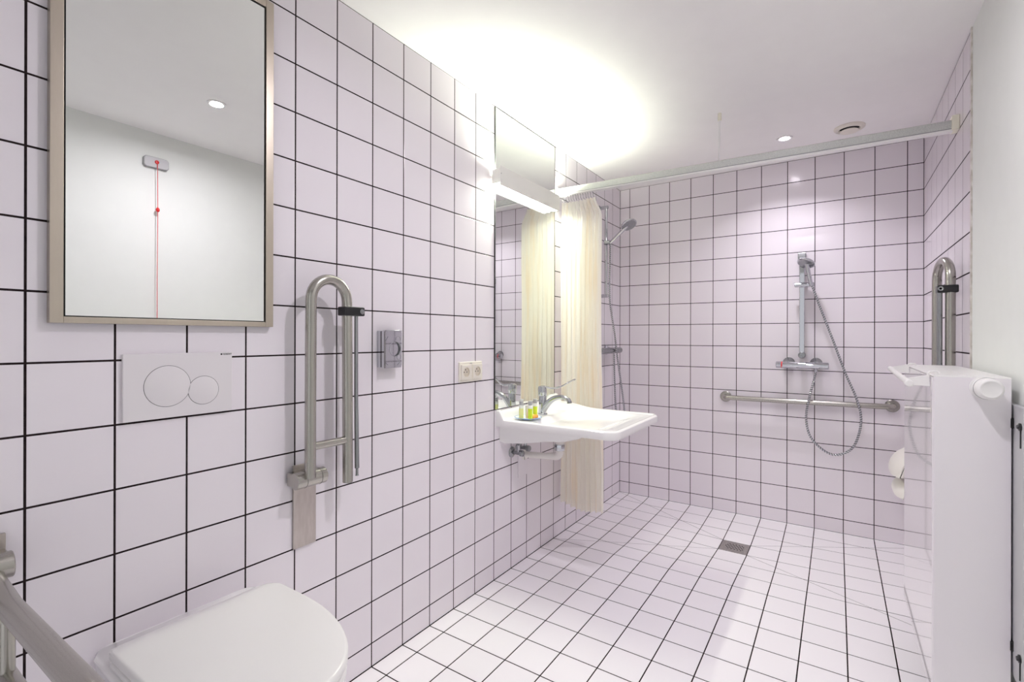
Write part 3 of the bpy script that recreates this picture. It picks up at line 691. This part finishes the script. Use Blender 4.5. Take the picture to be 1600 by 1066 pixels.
# ------------------------------------------------------------------ radiator
t = thing('radiator', 'tall glossy white panel radiator on the right wall, end panel with thermostat knob', 'radiator', (1.70, 1.9, .15))
RX0, RX1, RY0, RY1, RZ0, RZ1 = 1.620, 1.7820, 1.553, 2.245, .150, 1.083
MB().box((RX0, RY0 + .004, RZ0), (RX0 + .016, RY1, RZ1 - .004), .003).build('front_panel', 'rad', t)
MB().box((RX0 + .003, RY0, RZ0 + .0), (RX1, RY0 + .004, RZ1 - .001), .0015).build('side_panel', 'rad', t)
MB().box((RX0 + .003, RY1, RZ0 + .0), (RX1, RY1 + .004, RZ1 - .001), .0015).build('side_panel', 'rad', t)
MB().box((RX1 - .014, RY0 + .005, RZ0), (RX1 - .001, RY1, RZ1 - .004), .003).build('back_panel', 'rad', t)
MB().box((RX0 + .001, RY0, RZ1 - .003), (1.7035, RY1 + .004, RZ1 + .001), .0015).build('top_cover', 'wplast', t)
MB().box((1.7055, RY0, RZ1 - .003), (RX1, RY1 + .004, RZ1 + .001), .0015).build('top_cover', 'wplast', t)
MB().box((1.695, RY0 + .006, RZ1 - .012), (1.715, RY1, RZ1 - .004)).build('cover_gap', 'gap', t)
v = MB().lathe((1.727, RY0, 1.055), (0, -1, 0), [(0, .030), (.010, .031), (.011, .029)], 36).build('thermostat_valve', 'wplast', t)
MB().lathe((1.727, RY0 - .011, 1.055), (.1, -1, 0), [(0, .027), (.020, .029), (.040, .028), (.046, .023), (.0465, .021), (.045, .018), (.046, 0)], 40, True, False).build('knob', 'wplast', v)
g = MB(); g.torus((1.729, RY0 - .031, 1.055), (.1, -1, 0), .0292, .0006, 40, 6); g.build('knob_groove', 'grey', v)
br = MB().box((1.786, 1.475, .285), (W, 1.63, 1.013), .003).build('wall_bracket', 'bracket', t)
for z in (.962, .365):
    MB().lathe((1.786, 1.492, z), (-1, 0, 0), [(0, .010), (.004, .010), (.005, .006), (.008, .005)], 16).build('bolt', 'black', br)
    MB().box((1.780, 1.55, z - .012), (1.790, 1.575, z + .014), .001).build('bracket_clip', 'gap', br)
    MB().cyl((1.785, 1.490, z - .055), (1.785, 1.490, z - .008), .0018, 8).build('tension_rod', 'black', br)
# towel bar hooked over the radiator
t = thing('towel_holder', 'small white towel bar hooked over the top of the radiator', 'towel bar', (1.57, 1.85, 1.07))
MB().cyl((1.566, 1.535, 1.060), (1.566, 2.13, 1.072), .0085, 24, .001).build('bar', 'wplast', t)
MB().lathe((1.566, 1.535, 1.060), (0, -1, .0), [(0, .0105), (.006, .0105), (.008, .008)], 24).build('end_cap', 'wplast', t)
for y, z in ((1.592, 1.062), (2.085, 1.071)):
    a_ = MB().prism([(1.561, y - .006, z - .010), (1.561, y - .006, z + .007), (1.617, y - .006, z + .020), (1.6185, y - .006, z - .012)], (0, .012, 0)).build('arm', 'wplast', t)
    MB().tube([(1.6155, y, z + .005), (1.6155, y, 1.088), (1.622, y, 1.0935), (1.636, y, 1.0935), (1.640, y, 1.088)], .0035, 10).build('hook', 'wplast', t)

# ------------------------------------------------------------------ shower seat behind the radiator
t = thing('shower_bench', 'white folding plastic shower seat, its rounded edge showing behind the radiator', 'seat', (W, 2.95, .38))
def pad(x0, z0, z1, y0, y1, name):
    mb = MB(); rings = []
    for k in range(9):
        q = k / 8; y = y0 + (y1 - y0) * q; bul = 1 - .25 * (2 * q - 1) ** 4
        ring = []
        for a in range(13):
            th = PI / 2 * a / 12; ring.append(Vector((1.755 - (1.755 - x0) * bul * math.cos(th) ** .8 if a < 12 else 1.755, y, z0 + (z1 - z0) * math.sin(th) ** .9)))
        ring += [Vector((1.755, y, z0)), Vector((x0 + .03, y, z0 + .004))]
        rings.append(ring)
    mb.loft(rings).build(name, 'seat', t, sharp=50)
pad(1.6225, .492, .606, 2.80, 3.12, 'backrest_pad'); pad(1.634, .400, .468, 2.76, 3.10, 'seat_pad')
MB().box((1.757, 2.86, .38), (W, 3.06, .62), .004).build('wall_mount', 'steel', t)
MB().box((1.70, 2.88, .460), (1.757, 3.02, .500), .003).build('hinge_arm', 'steel', t)

# ------------------------------------------------------------------ alarm pull cord on the right wall (seen in the mirror)
t = thing('alarm_switch', 'grey emergency pull switch with red cord, seen in the framed mirror', 'alarm', (W, .865, 2.15))
def rounded(x, hw, hh, r, cy=.865, cz=2.154):
    out = []
    for sy, sz_, a0 in ((1, 1, 0), (-1, 1, PI / 2), (-1, -1, PI), (1, -1, 1.5 * PI)):
        for k in range(7): a = a0 + PI / 2 * k / 6; out.append(Vector((x, cy + sy * (hw - r) + r * math.cos(a), cz + sz_ * (hh - r) + r * math.sin(a))))
    return out
MB().loft([rounded(W + GT, .060, .030, .016), rounded(W - .015, .060, .030, .016)], smooth=False).build('housing', 'grey', t)
MB().loft([rounded(W - .0151, .0575, .0275, .0145), rounded(W - .019, .0575, .0275, .0145), rounded(W - .020, .0560, .0260, .013)], smooth=False).build('cover', 'bracket', t)
MB().lathe((W - .019, .865, 2.157), (-1, 0, 0), [(0, .010), (.004, .0105), (.008, .008), (.009, 0)], 24, True, False).build('red_button', 'red', t)
MB().tube([(W - .026, .866, 2.152), (W - .026, .868, 1.9), (W - .025, .866, 1.5), (W - .022, .868, .9), (W - .022, .868, .32)], .0016, 8).build('pull_cord', 'red', t)
for z in (1.893, .32): MB().lathe((W - .0255, .868, z - .013), (0, 0, 1), [(0, .002), (.004, .0075), (.012, .0095), (.020, .0075), (.026, .002)], 20).build('cord_knob', 'red', t)
